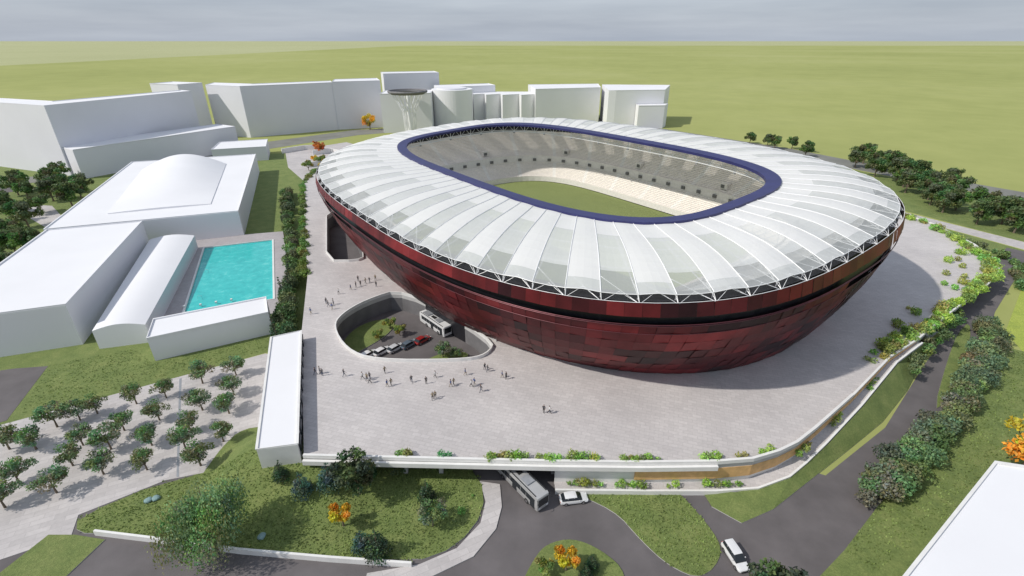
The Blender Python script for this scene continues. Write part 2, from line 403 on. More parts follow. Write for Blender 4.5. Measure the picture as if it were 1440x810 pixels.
for b in range(NB):
    i=b*SUB
    top=[Vector(roofpt(i,t))+Vector((0,0,.08)) for t in np.linspace(0,1.0,9)]
    mb.tube(top,.1,4,0)
    bot=[Vector(roofpt(i,t))-Vector((0,0,.4+1.9*math.sin(math.pi*t))) for t in np.linspace(0,1,7)]
    mb.tube(bot,.11,4,0)
    prev=None
    for k,t in enumerate(np.linspace(.1,.95,8)):
        a=Vector(roofpt(i,t)); b_=a-Vector((0,0,.4+1.9*math.sin(math.pi*t)))
        if prev: mb.tube([prev,a],.06,4,0)
        mb.tube([a,b_],.06,4,0); prev=b_
for t in (.25,.5,.75): mb.tube([Vector(roofpt(i,t))-Vector((0,0,.25)) for i in range(0,K,2)],.07,4,0,closed=True)
mb.obj("roof_ribs",[STEEL],stadium)
mb=MB()
FT=fring(.985,-.3,NB); FT2=fring(.93,-2.0,NB)
for b in range(NB):
    a=Vector(roofpt(b*SUB,.99)); c=Vector(roofpt(b*SUB+2,.98))
    f0=Vector(FT[b]); f1=Vector(FT[(b+1)%NB]); g=Vector(FT2[b])
    mb.tube([f0,a],.055,4,0); mb.tube([f0,c],.045,4,0); mb.tube([f1,c],.045,4,0); mb.tube([g,a],.07,4,0)
    r1=Vector(roofpt(b*SUB,.86)); mb.tube([f0,r1],.07,4,0); mb.tube([f1,r1],.06,4,0)
mb.tube([roofpt(i,1) for i in range(0,K,2)],.07,5,0,closed=True)
mb.tube(fring(1.0,-.1,144),.055,5,0,closed=True)
mb.obj("eaves_struts",[STEEL],stadium)
mb=MB(); KI=144
A=se(66.8,36.0,3.38,KI);B=se(63.6,32.8,3.4,KI)
def rz(p,q): return 32.6+tilt(p,q)
for i in range(KI):
    j=(i+1)%KI
    a0,a1=A[i],A[j];b0,b1=B[i],B[j]
    def w_(P,dz): return W(P[0],P[1],rz(*P)+dz)
    mb.face([w_(a0,.5),w_(a1,.5),w_(b1,.3),w_(b0,.3)],0)
    mb.face([w_(a0,-.4),w_(a1,-.4),w_(a1,.5),w_(a0,.5)],0)
    mb.face([w_(b0,-.5),w_(b1,-.5),w_(b1,.3),w_(b0,.3)],0)
    mb.face([w_(a0,-.5),w_(a1,-.5),w_(b1,-.5),w_(b0,-.5)],1)
C=se(66.2,35.4,3.38,KI)
for i in range(0,KI):
    j=(i+1)%KI
    p0,p1=C[i],C[j]
    a=Vector(W(*p0,rz(*p0)-.5)); b=Vector(W(*p0,rz(*p0)-3.2)); c=Vector(W(*p1,rz(*p1)-.5)); d=Vector(W(*p1,rz(*p1)-3.2))
    if i%2==0: mb.tube([a,b],.12,4,2); mb.tube([b,c],.08,4,2)
    else: mb.tube([a,d],.08,4,2)
mb.tube([W(*p,rz(*p)-3.2) for p in C],.2,5,2,closed=True)
mb.tube([W(p[0]*1.03,p[1]*1.05,rz(*p)-3.0) for p in C],.13,5,2,closed=True)
for i in range(0,KI,6):
    p=C[i]; c=W(p[0],p[1],rz(*p)-3.6); mb.box(c,(.6,.6,.4),1,PH)
mb.obj("inner_ring_beam",[NAVY,GREYST,STEEL],stadium)
# --- stands
KS=264; FZ=8.6
def tier(mb,p0,p1,z0,z1,rows):
    prev=None
    for r in range(rows+1):
        u=r/rows
        a=p0[0]+(p1[0]-p0[0])*u;b=p0[1]+(p1[1]-p0[1])*u;n=p0[2]+(p1[2]-p0[2])*u
        ring=se(a,b,n,KS); z=z0+(z1-z0)*(u**1.12)
        if prev is not None:
            pr,pz=prev
            for i in range(KS):
                j=(i+1)%KS; ai=2 if i%11==0 else (0 if ring[i][1]>-20 else 1)
                T=lambda P:tilt(*P)*.75*min(1,(z-8)/20)
                a0=W(*pr[i],pz+T(pr[i]));a1=W(*pr[j],pz+T(pr[j]));b0=W(*ring[i],pz+T(pr[i]));b1=W(*ring[j],pz+T(pr[j]))
                c0=W(*ring[i],z+T(ring[i]));c1=W(*ring[j],z+T(ring[j]))
                mb.face([a0,a1,b1,b0],2 if ai==2 else 3); mb.face([b0,b1,c1,c0],ai)
        prev=(ring,z)
mb=MB()
tier(mb,(57.5,44.5,4.2),(67,52.5,3.4),FZ+1.4,FZ+6.6,13)
tier(mb,(67.2,52.7,3.4),(84.5,61.5,2.9),FZ+8.6,26.0,20)
mb.obj("seating_tiers",[SEAT,SEATG,AISLE,SEATG],stadium)
mb=MB()
def band(mb,P,z0,z1,mi,tf=.3):
    R=se(*P,132)
    for i in range(132):
        j=(i+1)%132; t0=tilt(*R[i])*tf;t1=tilt(*R[j])*tf
        mb.face([W(*R[i],z0+t0),W(*R[j],z0+t1),W(*R[j],z1+t1),W(*R[i],z1+t0)],mi)
band(mb,(57.5,44.5,4.2),FZ,FZ+2.2,0,.1); band(mb,(67.1,52.6,3.4),FZ+6.2,FZ+9.4,0); band(mb,(84.6,61.6,2.9),25,27.5,1,.75)
R=se(67.0,52.5,3.4,60); R2=se(71,55,3.3,44)
for i in range(60):
    d=R[(i+1)%60]-R[i-1]; rz_=math.atan2(d[1],d[0])+PH
    T=tilt(*R[i])*.3
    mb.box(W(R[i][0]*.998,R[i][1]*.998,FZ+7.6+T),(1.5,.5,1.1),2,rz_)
for i in range(0,44,4):
    d=R2[(i+1)%44]-R2[i-1]; rz_=math.atan2(d[1],d[0])+PH
    T=tilt(*R2[i])*.4
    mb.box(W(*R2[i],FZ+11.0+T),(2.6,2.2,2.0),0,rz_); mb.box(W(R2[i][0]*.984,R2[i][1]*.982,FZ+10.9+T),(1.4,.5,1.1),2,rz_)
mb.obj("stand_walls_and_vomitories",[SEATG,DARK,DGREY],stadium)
mb=MB(); F1=se(57.6,44.6,4.2,132)
mb.face([W(*p,FZ) for p in F1],0)
mb.obj("pitch",[PITCH],stadium)
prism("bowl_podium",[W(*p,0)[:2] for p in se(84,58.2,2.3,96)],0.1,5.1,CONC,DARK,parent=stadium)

# ------------------------------------------------------------------ buildings
def building(name,poly,h,wallm=WHITE,roofm=None,parapet=.35,extra=None,z0=0):
    e=empty(name,(0,0,0))
    mb=MB(); prismdata(mb,poly,z0,h,1,0); 
    mb.obj("walls",[wallm,roofm or WHITE],e)
    if parapet:
        c=(sum(p[0] for p in poly)/len(poly),sum(p[1] for p in poly)/len(poly))
        q=[(p[0]+(c[0]-p[0])*.004,p[1]+(c[1]-p[1])*.004) for p in poly]
        mb=MB(); wall(mb,q,h+.003,h+parapet,.4,0,True); mb.obj("parapet",[wallm],e)
    return e
g=building("entrance_pavilion",[(-53.2,93.6),(-47.6,96.4),(-34.8,61.0),(-40.9,59.8)],7.3,WALLW,WHITE,.2)
mb=MB()
for k in range(9):
    t=(k+.5)/9; x=-47.6+t*12.8; y=96.4-t*35.4; mb.box((x+.12,y+.05,5.95),(.25,2.6,1.8),0,math.atan2(12.8,35.4))
mb.obj("doors",[GLASS],g)
building("white_hall",[(-104,102),(-126,162),(-151,153),(-129,93)],10.8)
def vaulted(name,a,b,c,d,eave,rise0,rise1,z0=0,seg=40):
    mb=MB(); A,B,C,D=[Vector(p) for p in (a,b,c,d)]
    nf=[];ff=[]
    for k in range(seg+1):
        t=k/seg; s=math.sin(math.pi*t)
        p=A.lerp(B,t);q=D.lerp(C,t); nf.append((p.x,p.y,z0+eave+rise0*s)); ff.append((q.x,q.y,z0+eave+rise1*s))
    M=8
    for k in range(seg):
        for m in range(M):
            def L(a,b,t): return tuple(a[i]+(b[i]-a[i])*t for i in range(3))
            mb.face([L(nf[k],ff[k],m/M),L(nf[k+1],ff[k+1],m/M),L(nf[k+1],ff[k+1],(m+1)/M),L(nf[k],ff[k],(m+1)/M)])
    mb.face([(A.x,A.y,z0),(B.x,B.y,z0)]+nf[::-1]); mb.face([(C.x,C.y,z0),(D.x,D.y,z0)]+ff)
    mb.face([(A.x,A.y,z0),(D.x,D.y,z0),ff[0],nf[0]]); mb.face([(B.x,B.y,z0),(C.x,C.y,z0),ff[-1],nf[-1]])
    me=mb.data(name,[WHITE]); bm=bmesh.new(); bm.from_mesh(me); bmesh.ops.remove_doubles(bm,verts=bm.verts,dist=.001)
    for f in bm.faces: f.smooth=len(f.verts)==4 and f.calc_area()<200
    bm.to_mesh(me); bm.free(); me.set_sharp_from_angle(angle=math.radians(25)); return put(name,me)
vaulted("vaulted_hall",(-98.5,100),(-88,103),(-111,164),(-124,160),5.0,1.0,1.0)
building("pool_changing_block",[(-82,95),(-60,107),(-64,115),(-86,103.5)],6)
sh=building("sports_hall",[(-101,177),(-142,280),(-197,260),(-156,157)],9.5)
v=vaulted("vaulted_roof",(-147,174),(-116,186),(-146,256),(-180,243),.25,.4,6.0,9.5); v.parent=sh
building("apartment_block",[(-239,269),(-212,352),(-222,358),(-252,290),(-330,318),(-326,303)],36,WHITE2)
building("apartment_block",[(-262,388),(-236,378),(-228,395),(-256,405)],38,WHITE2)
building("low_office_block",[(-228,263),(-183,342),(-200,352),(-246,275)],15,WHITE2)
building("low_office_block",[(-178,300),(-150,310),(-160,335),(-186,325)],8,WHITE2)
building("apartment_block",[(-230,402),(-198,389),(-143,427),(-150,445),(-200,412),(-236,424)],36,WHITE2)
building("apartment_block",[(-143,426.5),(-108,440),(-118,470),(-150,455)],36.5,WHITE2)
building("apartment_block",[(-112,470),(-66,488),(-74,512),(-120,495)],40,WHITE2)
building("tower_block",[(-102,410),(-64,417),(-66,445),(-104,438)],29)
building("tower_block",[(-64,455),(-15,480),(-22,500),(-70,480)],30,WHITE)
e=empty("round_tower"); mb=MB(); mb.tube([(-50,445,0),(-50,445,30)],17,48,0); mb.obj("drum",[WHITE],e)
mb=MB(); mb.tube([(-50,445,30.003),(-50,445,31)],12,28,0); mb.obj("roof_plant",[WHITE2],e)
zz=[(-33,455),(-24,462),(-22,452),(-10,460),(-8,450),(6,458),(8,450),(20,458),(22,480),(-36,480)]
building("stepped_block",zz,24.5,WHITE)
building("office_block",[(20,452),(78,470),(82,510),(15,500)],29,WHITE)
building("office_block",[(80,440),(86,440),(128,446),(146,495),(84,500)],29,WHITE)
building("office_block",[(104,432),(126,434),(132,446),(104,442)],18,WHITE)
building("white_warehouse",[(45,36.5),(71.5,54.5),(110,45),(80,10),(20,5)],10,WALLW)
e=empty("ring_tower",(-78,398,0)); mb=MB()
for rr,z in ((14,32),(12,31),(9,31.5)):
    mb.tube([(rr*math.cos(t),rr*math.sin(t),z) for t in np.linspace(0,2*math.pi,32,endpoint=False)],.9 if rr>10 else .5,6,0,closed=True)
for k in range(16):
    t=2*math.pi*k/16; mb.tube([(4*math.cos(t+.8),4*math.sin(t+.8),0),(5*math.cos(t+.4),5*math.sin(t+.4),18),(12*math.cos(t),12*math.sin(t),31)],.3,5,1)
    mb.tube([(12*math.cos(t),12*math.sin(t),31),(14*math.cos(t),14*math.sin(t),32)],.3,5,0)
mb.tube([(0,0,0),(0,0,31)],[2,1.2],10,1)
mb.obj("ring_and_stays",[DCONC,STEEL],e)
prism("town_road",[(-420,250),(-262,252),(-235,258),(-176,332),(-120,400),(-60,432),(-62,446),(-130,425),(-190,358),(-236,268),(-262,268),(-420,275)],0,.06,ROADL)
prism("parking_yard",[(-420,200),(-262,225),(-240,240),(-262,252),(-420,250)],0,.05,ASPH)
prism("garden_path",[(-262,225),(-205,215),(-150,165),(-147,160),(-210,205),(-262,215)],0,.05,PAVE2)
prism("forecourt_paving",[(-100,245),(-130,290),(-150,335),(-120,370),(-80,330),(-80,290)],0,.07,PAVE2)
e=empty("garden_wall"); mb=MB()
for P in ([(-128,325),(-118,331),(-110,325)],[(-150,330),(-140,342),(-128,345)],[(-118,290),(-108,300)]): wall(mb,P,0,3,.8)
mb.obj("wall_segments",[WALLW],e)
prism("country_road",[(60,500),(75,500),(190,345),(232,262),(300,160),(292,150),(215,250),(170,335)],0,.05,ROADL)
prism("footpath",[(158,212),(166,210),(190,165),(225,120),(218,116),(182,160)],0,.06,PAVE2,CONC)
prism("verge_lawn",[(150,130),(182,158),(160,205),(150,225),(158,176),(156,155)],0,.04,GRASS)
prism("road_edge_lawn",[(190,165),(225,120),(290,148),(215,248),(165,335),(140,330),(168,212)],0,.04,GRASS)

# ------------------------------------------------------------------ swimming pool
deck=[(-123,172),(-88,181),(-63.5,128),(-64,117),(-85.5,105),(-97,112)]
pool=[(-109,164),(-88,172),(-67.5,125),(-88.5,117)]
prism("pool_deck",deck,0,.35,DECK,CONC,holes=[pool])
e=empty("swimming_pool"); mb=MB(); prismdata(mb,pool,.1,.1,0); mb.obj("water",[WATER],e)
mb=MB(); wall(mb,pool,.06,.5,.6,0,True)
for (x,y) in ((-90,120),(-86,121),(-82.5,122.5),(-79,124)):
    mb.box((x,y,.7),(.5,.6,.5),0,.37)
for k in range(3): mb.tube([(-97+k*8,138-k*18+5,.4),(-97+k*8,138-k*18+5,1.3),(-96+k*8,138.3-k*18+5,1.3),(-96+k*8,138.3-k*18+5,.1)],.05,5,1)
mb.obj("coping_and_blocks",[WALLW,CHROME],e)

# ------------------------------------------------------------------ foliage
LF=1.72
def leafcloud(mb,centers,radii,counts,size,base,vary=.35,droop=0,flat=.8,shell=.45):
    for c,r,n,b in zip(centers,radii,counts,base if isinstance(base,list) else [base]*len(centers)):
        d=RNG.normal(size=(n,3)); d/=np.linalg.norm(d,axis=1)[:,None]
        rad=(shell+(1-shell)*RNG.random(n)**.7)[:,None]
        lump=1+.25*np.sin(d[:,0:1]*5+c[0])*np.cos(d[:,1:2]*4+c[1])
        P=np.array(c)+d*rad*r*lump*np.array([1,1,flat])
        if droop: P[:,2]-=droop*RNG.random(n)**1.5*r
        u=RNG.normal(size=(n,3))+d*.3; u/=np.linalg.norm(u,axis=1)[:,None]
        w_=np.cross(u,d+RNG.normal(size=(n,3))*.6); w_/=np.linalg.norm(w_,axis=1)[:,None]+1e-6
        s=size*(.6+.8*RNG.random(n))[:,None]
        if droop: u=u*np.array([.3,.3,1])*1.6
        A=P-u*s;B=P+w_*s*.6;C_=P+u*s;D=P-w_*s*.6
        k=LF*(1+vary*(RNG.random(n)*2-1))*(1+.25*(RNG.random()*2-1))
        i0=len(mb.v)
        V=np.stack([A,B,C_,D],1).reshape(-1,3); mb.v+=[tuple(x) for x in V.tolist()]
        mb.f+=[(i0+4*q,i0+4*q+1,i0+4*q+2,i0+4*q+3) for q in range(n)]
        mb.m+=[0]*n
        hue=(RNG.random(n)-.5)*.3
        mb.c+=[(b[0]*kk*(1+hh),b[1]*kk,b[2]*kk*(1-hh)) for kk,hh in zip(k,hue)]
def tree(h,cr,col,clumps=12,n=110,size=.22,trunk=.35,flat=.8,shape='round',droop=0):
    mb=MB(); th=h*trunk; cs=[];rs=[]
    if shape=='cone':
        for k in range(clumps):
            t=(k+.5)/clumps; z=h*.1+t*h*.86; R=cr*(1-t)**.8
            m=max(1,int(5*(1-t)+1))
            for a in range(m):
                an=a/m*6.28+k; cs.append((R*.6*math.cos(an),R*.6*math.sin(an),z)); rs.append(max(.25,R*.55))
        mb.tube([(0,0,0),(0,0,h*.9)],[h*.03,h*.005],7,1)
    else:
        for k in range(clumps):
            d=Vector((random.gauss(0,1),random.gauss(0,1),random.gauss(0,.8))).normalized()*random.uniform(.35,.95)
            c=(d.x*cr,d.y*cr,th+ (h-th)*.5+d.z*(h-th)*.42); cs.append(c); rs.append(cr*random.uniform(.24,.42))
        lean=random.uniform(-.15,.15)
        top=(lean,lean*.5,th+(h-th)*.45)
        mb.tube([(0,0,0),(lean*.3,0,th*.6),(lean*.7,lean*.3,th),top],[h*.035,h*.026,h*.022,h*.01],8,1)
        for c in cs[:7]:
            s=Vector((lean*.7,lean*.3,th*random.uniform(.75,1.1)))
            mb.tube([s,s.lerp(Vector(c),.5)+Vector((0,0,.15)),c],[h*.014,h*.01,h*.004],5,1)
    tot=sum(r*r for r in rs)
    cnt=[max(8,int(n*clumps*r*r/tot)) for r in rs]
    cols=[tuple(x*random.uniform(.7,1.3) for x in col) for c in cs]
    leafcloud(mb,cs,rs,cnt,size,cols,droop=droop,flat=flat)
    return mb.data("tree",[LEAF,BARK],colors=True)
OL=[tree(4.9,2.4,(.11,.15,.07),20,80,.17,.3) for _ in range(4)]
DEC=[tree(9,4.2,(.07,.115,.036),22,130,.34,.22) for _ in range(3)]
DARKT=[tree(8,3.2,(.05,.075,.035),22,130,.26,.15) for _ in range(2)]
CONI=[tree(8,2.6,(.035,.065,.03),12,150,.22,shape='cone') for _ in range(2)]
BLUE=[tree(5,1.9,(.055,.10,.075),9,140,.17,shape='cone')]
AUT=[tree(5,1.8,(.42,.28,.02),14,120,.17,.25),tree(7,3,(.42,.29,.03),16,140,.24,.22)]
RED=[tree(5,2.2,(.36,.11,.025),12,100,.24,.2)]
WIL=[tree(10,5.0,(.15,.21,.09),40,330,.17,.3,droop=1.9,flat=.7)]
LIGHT=[tree(4.4,2.0,(.15,.22,.045),14,120,.2,.22)]
CYP=[tree(7,1.0,(.035,.07,.035),9,70,.2,shape='cone')]
def plant(name,meshes,x,y,z=0,s=1.0): return put(name,random.choice(meshes),(x,y,z),random.uniform(0,6.28),s*random.uniform(.9,1.1))
ol=[(-89,70),(-90,76),(-87,78),(-85,80),(-81,71),(-79,66),(-85,62),(-83,57),(-77,60),(-72,64),(-75,70),(-76,75),(-79,83),(-71,78),(-68,71),(-65,65),(-74,85),(-63,75),(-61,70),(-69,90),(-64,81),(-58,80),(-55,72),(-60,86),(-63,93),(-56,66),(-94,70)]
for x,y in ol: plant("olive_tree",OL,x*.962,y*.962,.1,1.02)
for x,y,m,s,nm in [(-42.5,47.5,WIL,1.22,"willow_tree"),(-24.5,57,DARKT,1.05,"oak_tree"),(-25.5,51.5,AUT[:1],.95,"autumn_tree"),(-33,56,BLUE,1.0,"blue_spruce_tree"),(-29,57,BLUE,1.1,"blue_spruce_tree"),
    (-13.5,56,CONI,.6,"conifer_tree"),(-12,51.5,OL,1.0,"ornamental_tree"),(-21.5,47.5,BLUE,.9,"blue_spruce_tree"),(-19,46.5,CONI,.72,"conifer_tree"),(-37,58,CONI,.5,"conifer_tree"),
    (7.5,44.5,AUT[:1],1.0,"autumn_tree"),(11,44.5,CONI,.45,"conifer_tree"),(10,43,CONI,.4,"conifer_tree"),(4.5,44,LIGHT,.6,"ornamental_tree"),
    (32.5,38.5,DARKT,1.15,"broadleaf_tree"),(88,63,AUT[1:],1.3,"autumn_tree"),(70,79,DARKT,.35,"ornamental_tree"),(75,84,DARKT,.35,"ornamental_tree"),(74,79.5,RED,.3,"red_maple_tree"),
    (-128,335,RED,1.4,"red_maple_tree"),(-123,328,RED,1.4,"red_maple_tree"),(-132,342,RED,1.2,"red_maple_tree"),(-108,283,AUT[1:],.6,"autumn_tree"),(-104,276,LIGHT,1.0,"ornamental_tree"),(-115,282,LIGHT,1.4,"ornamental_tree"),(-112,295,LIGHT,1.5,"ornamental_tree"),(-118,300,AUT[1:],.8,"autumn_tree"),(-100,262,LIGHT,1.3,"ornamental_tree"),(-106,268,LIGHT,1.2,"ornamental_tree"),(-117,426,AUT[1:],1.9,"autumn_tree"),
    (-28,106,LIGHT,.8,"ornamental_tree"),(-31,109,LIGHT,.9,"ornamental_tree"),(-33,104,LIGHT,.7,"ornamental_tree"),(-16,96,OL,.9,"ornamental_tree"),(-13,95.5,OL,.7,"ornamental_tree")]:
    plant(nm,m,x,y,max(.15,hm(x,y)) if y<80 else .1,s)
for x,y in [(-215,204),(-225,226),(-227,244),(-208,238),(-200,204),(-237,260),(-182,171),(-163,157),(-155,140),(-190,186),(-172,160),(-178,150),(-165,145),(-210,222),(-196,215),(-218,235),(-160,130),(-150,122),(-188,165),(-206,190),(-240,240),(-235,232),(-170,135),(-145,118),(-148,130),(-202,228)]:
    plant("broadleaf_tree",DEC,x,y,0,random.uniform(.95,1.35))
for x,y in [(199,290),(201,258),(218,266),(187,216),(199,204),(192,180),(213,240),(179,357),(195,335),(186,320),(206,282),(210,300),(204,225),(192,208),(196,190),(206,182),(205,196),(222,250),(190,345),(184,205),(215,285),(170,365),(178,345),(193,215),(186,190),(200,186),(196,268),(207,262),(192,224),(210,188),(190,236),(196,246),(201,236)]:
    plant("broadleaf_tree",DEC,x,y,0,random.uniform(1.1,1.5) if y<320 else 1.0)

def mass(name,pts,col,size=.3,dens=26,vary=.4,colj=.25):
    mb=MB(); cs=[p[:3] for p in pts]; rs=[p[3] for p in pts]
    cols=[tuple(x*random.uniform(1-colj,1+colj) for x in col) for _ in pts]
    leafcloud(mb,cs,rs,[max(10,int(dens*r*r*4)) for r in rs],size,cols,vary=vary)
    return mb.obj(name,[LEAF],colors=True)
def along(P,step,r,z,jit=.3,zf=.6):
    out=[]
    for i in range(len(P)-1):
        a=Vector(P[i][:2]);b=Vector(P[i+1][:2]);n=max(1,int((b-a).length/step))
        for k in range(n):
            p=a.lerp(b,(k+random.random()*.6)/n); rr=r*random.uniform(.55,1.35)
            out.append((p.x+random.uniform(-jit,jit),p.y+random.uniform(-jit,jit),z+rr*zf,rr))
    return out
LG=(.215,.29,.075)
for seg in [((-19,61),(-16,61)),((-4,60.2),(3,60.1)),((4.5,60),(8,60)),((9,59.9),(14,59.9)),((17.5,59.8),(24,59.8)),((31,60),(34,60)),((36.5,60.4),(38.5,60.8)),((41,61.2),(43,62))]:
    mass("shrub_row",along(seg,.7,.78,5.2,.3),LG,.16,60)
mass("shrub_row",[( -11.5,60.5,5.8,.8),(-10.3,60.5,5.7,.6)],(.05,.2,.08),.14,60)
for seg in [((9,58.5),(15,58.4)),((17,58.3),(22,58.3)),((25,58.3),(27,58.3)),((31,58.3),(38,58.4)),((48,62.5),(52,65.5)),((58,70),(62,73.5)),((72,81),(76,84.5))]:
    mass("shrub_row",along(seg,.8,.65,1.0 if seg[0][0]<40 else 3,.25),(.18,.25,.06),.16,60)
mass("hedge",along([(76,88),(81,91),(92,98),(100,103),(110,110),(120,117),(133,126.5)],1.0,1.2,4.9,1.5),LG,.24,32)
mass("hedge",along([(84,95),(92,102),(102,109),(116,118)],4.5,1.0,5.1,2.6),LG,.24,34)
mass("hedge",along([(120,121),(136,136),(143,150)],3.6,1.1,5.1,3.2),LG,.24,34)
mass("hedge",along([(133,126),(144,136),(149,146),(151,158),(153,176),(150,190)],1.2,1.3,4.9,1.6),LG,.26,28)
mass("hedge",along([(150,132),(166,150),(163,190),(155,212)],3,1.6,.3,1.8),(.11,.16,.06),.32,22)
mass("shrub_bed",along([(84,87.5),(98,98.5),(118,115)],2,1.3,2.5,1.5),(.10,.15,.05),.26,28)
mass("hedge",along([(56,55),(62,60),(72,67),(84,75),(97,86),(109,97),(120,108)],1.0,1.8,1.0,1.3),(.125,.165,.085),.25,36)
mass("hedge",along([(60,56),(74,67),(88,77),(104,90),(118,103)],1.2,1.8,1.2,1.4),(.11,.15,.075),.25,36)
mass("hedge",along([(-55,105),(-60,118),(-66,136),(-76,160),(-86,182),(-97,208),(-108,235)],1.1,1.6,1.0,1.4,.9),(.085,.13,.05),.3,30)
mass("hedge",along([(-52,98),(-58,110),(-62,122)],1.1,1.8,1.0,1.4,1.0),(.07,.11,.045),.28,32)
mass("hedge",along([(-60,131),(-70,156),(-82,188),(-100,235),(-103,262)],1.8,1.3,3.6,.8,1.0),(.12,.18,.05),.28,28)
for x,y in [(-64,128),(-66,133),(-68,138),(-70,143),(-65,125),(-58,104),(-56,101)]: plant("cypress_tree",CYP,x,y,0,1.1)
mass("shrub_bed",along([(-28.5,122.5),(-20,113.5),(-12,105.2),(-3.5,96.6)],.8,.8,5.6,.4),(.13,.19,.045),.18,50)
mass("shrub_bed",along([(-38,60),(-30,61),(-16,60)],2.2,.8,2.0,1.0),(.07,.11,.04),.18,44)
mass("flower_bed",along([(-6,57),(-9,51)],2.0,.5,.2,.8),(.12,.2,.05),.15,50)
mass("distant_tree_line",along([(150,262),(140,300),(130,340)],9,3.2,0,3,.9),(.06,.10,.035),.6,14)
mb=MB()
for x,y in [(-58,56),(-57,56.4),(-37,49.5)]:
    bm=bmesh.new(); bmesh.ops.create_icosphere(bm,subdivisions=2,radius=.6)
    for v_ in bm.verts: v_.co*=1+.25*noise.noise(v_.co*2+Vector((x,y,0)))
    mb.mesh([(v_.co.x+x,v_.co.y+y,v_.co.z*.6+.4) for v_ in bm.verts],[[q.index for q in f.verts] for f in bm.faces]); bm.free()
mb.obj("garden_boulders",[mat("boulder_stone",(.22,.33,.33),.8)])
def inpoly(P,x,y):
    r=False;j=len(P)-1
    for i in range(len(P)):
        if (P[i][1]>y)!=(P[j][1]>y) and x<(P[j][0]-P[i][0])*(y-P[i][1])/(P[j][1]-P[i][1])+P[i][0]: r=not r
        j=i
    return r
mb=MB()
for P,z,dn in [([(-65,50.2),(-67,53),(-58,60),(-42,64.5),(-30,66),(-12,66),(-5.2,61),(-4.3,54),(-8,48),(-14,45.5),(-39,47.5),(-60,50.3)],.2,8),
    ([(8,58.4),(16,59),(26,60),(30,51.5),(30,47),(26,43.5),(22,45),(19,49),(16,54.5)],.16,8),
    ([(59,56),(78,69),(99,84),(118,100),(122,96),(95,70),(75,57),(50,44),(48,47.5)],.16,4),
    ([(-105,93),(-90,100),(-82,94),(-60,106),(-56,101),(-97,77)],.03,3)]:
    x0,x1=min(p[0] for p in P),max(p[0] for p in P);y0,y1=min(p[1] for p in P),max(p[1] for p in P)
    for _ in range(int((x1-x0)*(y1-y0)*dn)):
        x,y=random.uniform(x0,x1),random.uniform(y0,y1)
        if not inpoly(P,x,y): continue
        nz=noise.noise(Vector((x*.15,y*.15,0))); k=1.7*random.uniform(.65,1.3)*(1+.5*nz); a=random.uniform(0,6.28); hh=random.uniform(.12,.32)
        dx,dy=math.cos(a)*.13,math.sin(a)*.13; zz_=max(z,hm(x,y))
        mb.face([(x-dx,y-dy,zz_),(x+dx,y+dy,zz_),(x+dy*1.5,y-dx*1.5,zz_+hh)],0,(.13*k,.175*k,.048*k))
mb.obj("grass_tufts",[LEAF],colors=True)

# ------------------------------------------------------------------ vehicles
def loft(mb,st,mi):
    vs=[]
    for x,wb,wt,zb,zt in st:
        zm=zb+(zt-zb)*.55
        vs+=[(x,-wb*.94,zb),(x,-wb,zb+(zt-zb)*.25),(x,-wb,zm),(x,-wt,zt-.03),(x,-wt*.6,zt),(x,wt*.6,zt),(x,wt,zt-.03),(x,wb,zm),(x,wb,zb+(zt-zb)*.25),(x,wb*.94,zb)]
    n=10;fs=[]
    for k in range(len(st)-1):
        for j in range(n): fs.append((k*n+j,k*n+(j+1)%n,(k+1)*n+(j+1)%n,(k+1)*n+j))
    fs.append(tuple(range(n))[::-1]); fs.append(tuple(range((len(st)-1)*n,len(st)*n)))
    mb.mesh(vs,fs,mi)
def car(name,paint,loc,rz,suv=False):
    H=1.68 if suv else 1.42; hb=.98 if suv else .86
    e=empty(name,loc,rz)
    mb=MB(); loft(mb,[(-2.28,.72,.7,.42,hb-.12),(-2.18,.86,.8,.3,hb),(-1.6,.92,.84,.26,hb+.02),(-.6,.92,.86,.25,hb+.03),(.7,.92,.86,.25,hb+.02),(1.5,.92,.82,.26,hb-.08),(2.1,.85,.72,.3,hb-.2),(2.28,.7,.6,.38,hb-.3)],0)
    loft(mb,[(-1.5 if not suv else -1.95,.66,.6,H-.1,H-.04),(-1.0,.68,.62,H-.06,H),(0,.68,.62,H-.05,H),(.42,.66,.58,H-.1,H-.05)],0)
    for x,z in ((-1.1,.0),(-.05,.0)):
        for s in (-1,1): mb.tube([(x,s*.82,hb),(x+.03,s*.67,H-.06)],.035,4,0)
    mb.obj("body",[paint],e,smooth=False)
    mb=MB(); xr=-2.1 if suv else -1.98
    loft(mb,[(xr,.74,.7,hb-.05,hb+.02),(-1.55 if not suv else -1.95,.8,.63,hb-.05,H-.07),(0,.83,.65,hb-.05,H-.03),(.45,.82,.62,hb-.05,H-.08),(1.25,.78,.74,hb-.06,hb+.02)],0)
    mb.obj("windows",[GLASS],e)
    mb=MB()
    for x in (-1.38,1.4):
        for s in (-1,1):
            mb.cyl((x,s*.72,.33),(x,s*.94,.33),.33,18,0); mb.cyl((x,s*.93,.33),(x,s*.955,.33),.2,12,1)
    mb.obj("wheels",[BLACK,CHROME],e)
    mb=MB()
    for s in (-1,1):
        mb.box((2.13,s*.58,hb-.3),(.22,.3,.12),0); mb.box((-2.2,s*.62,hb-.16),(.16,.26,.14),1); mb.box((.72,s*.98,hb+.08),(.14,.16,.1),2)
    mb.box((2.25,0,.42),(.08,.9,.14),3); mb.obj("lamps_and_mirrors",[HEADL,TAILL,paint,BLACK],e)
    return e
PW=paintm("white_paint",(.78,.78,.78));PR=paintm("red_paint",(.3,.02,.02));PB=paintm("blue_grey_paint",(.12,.16,.2));PS=paintm("silver_paint",(.6,.61,.62))
car("parked_suv",PW,(31.6,46.2,.06),math.radians(-78),True)
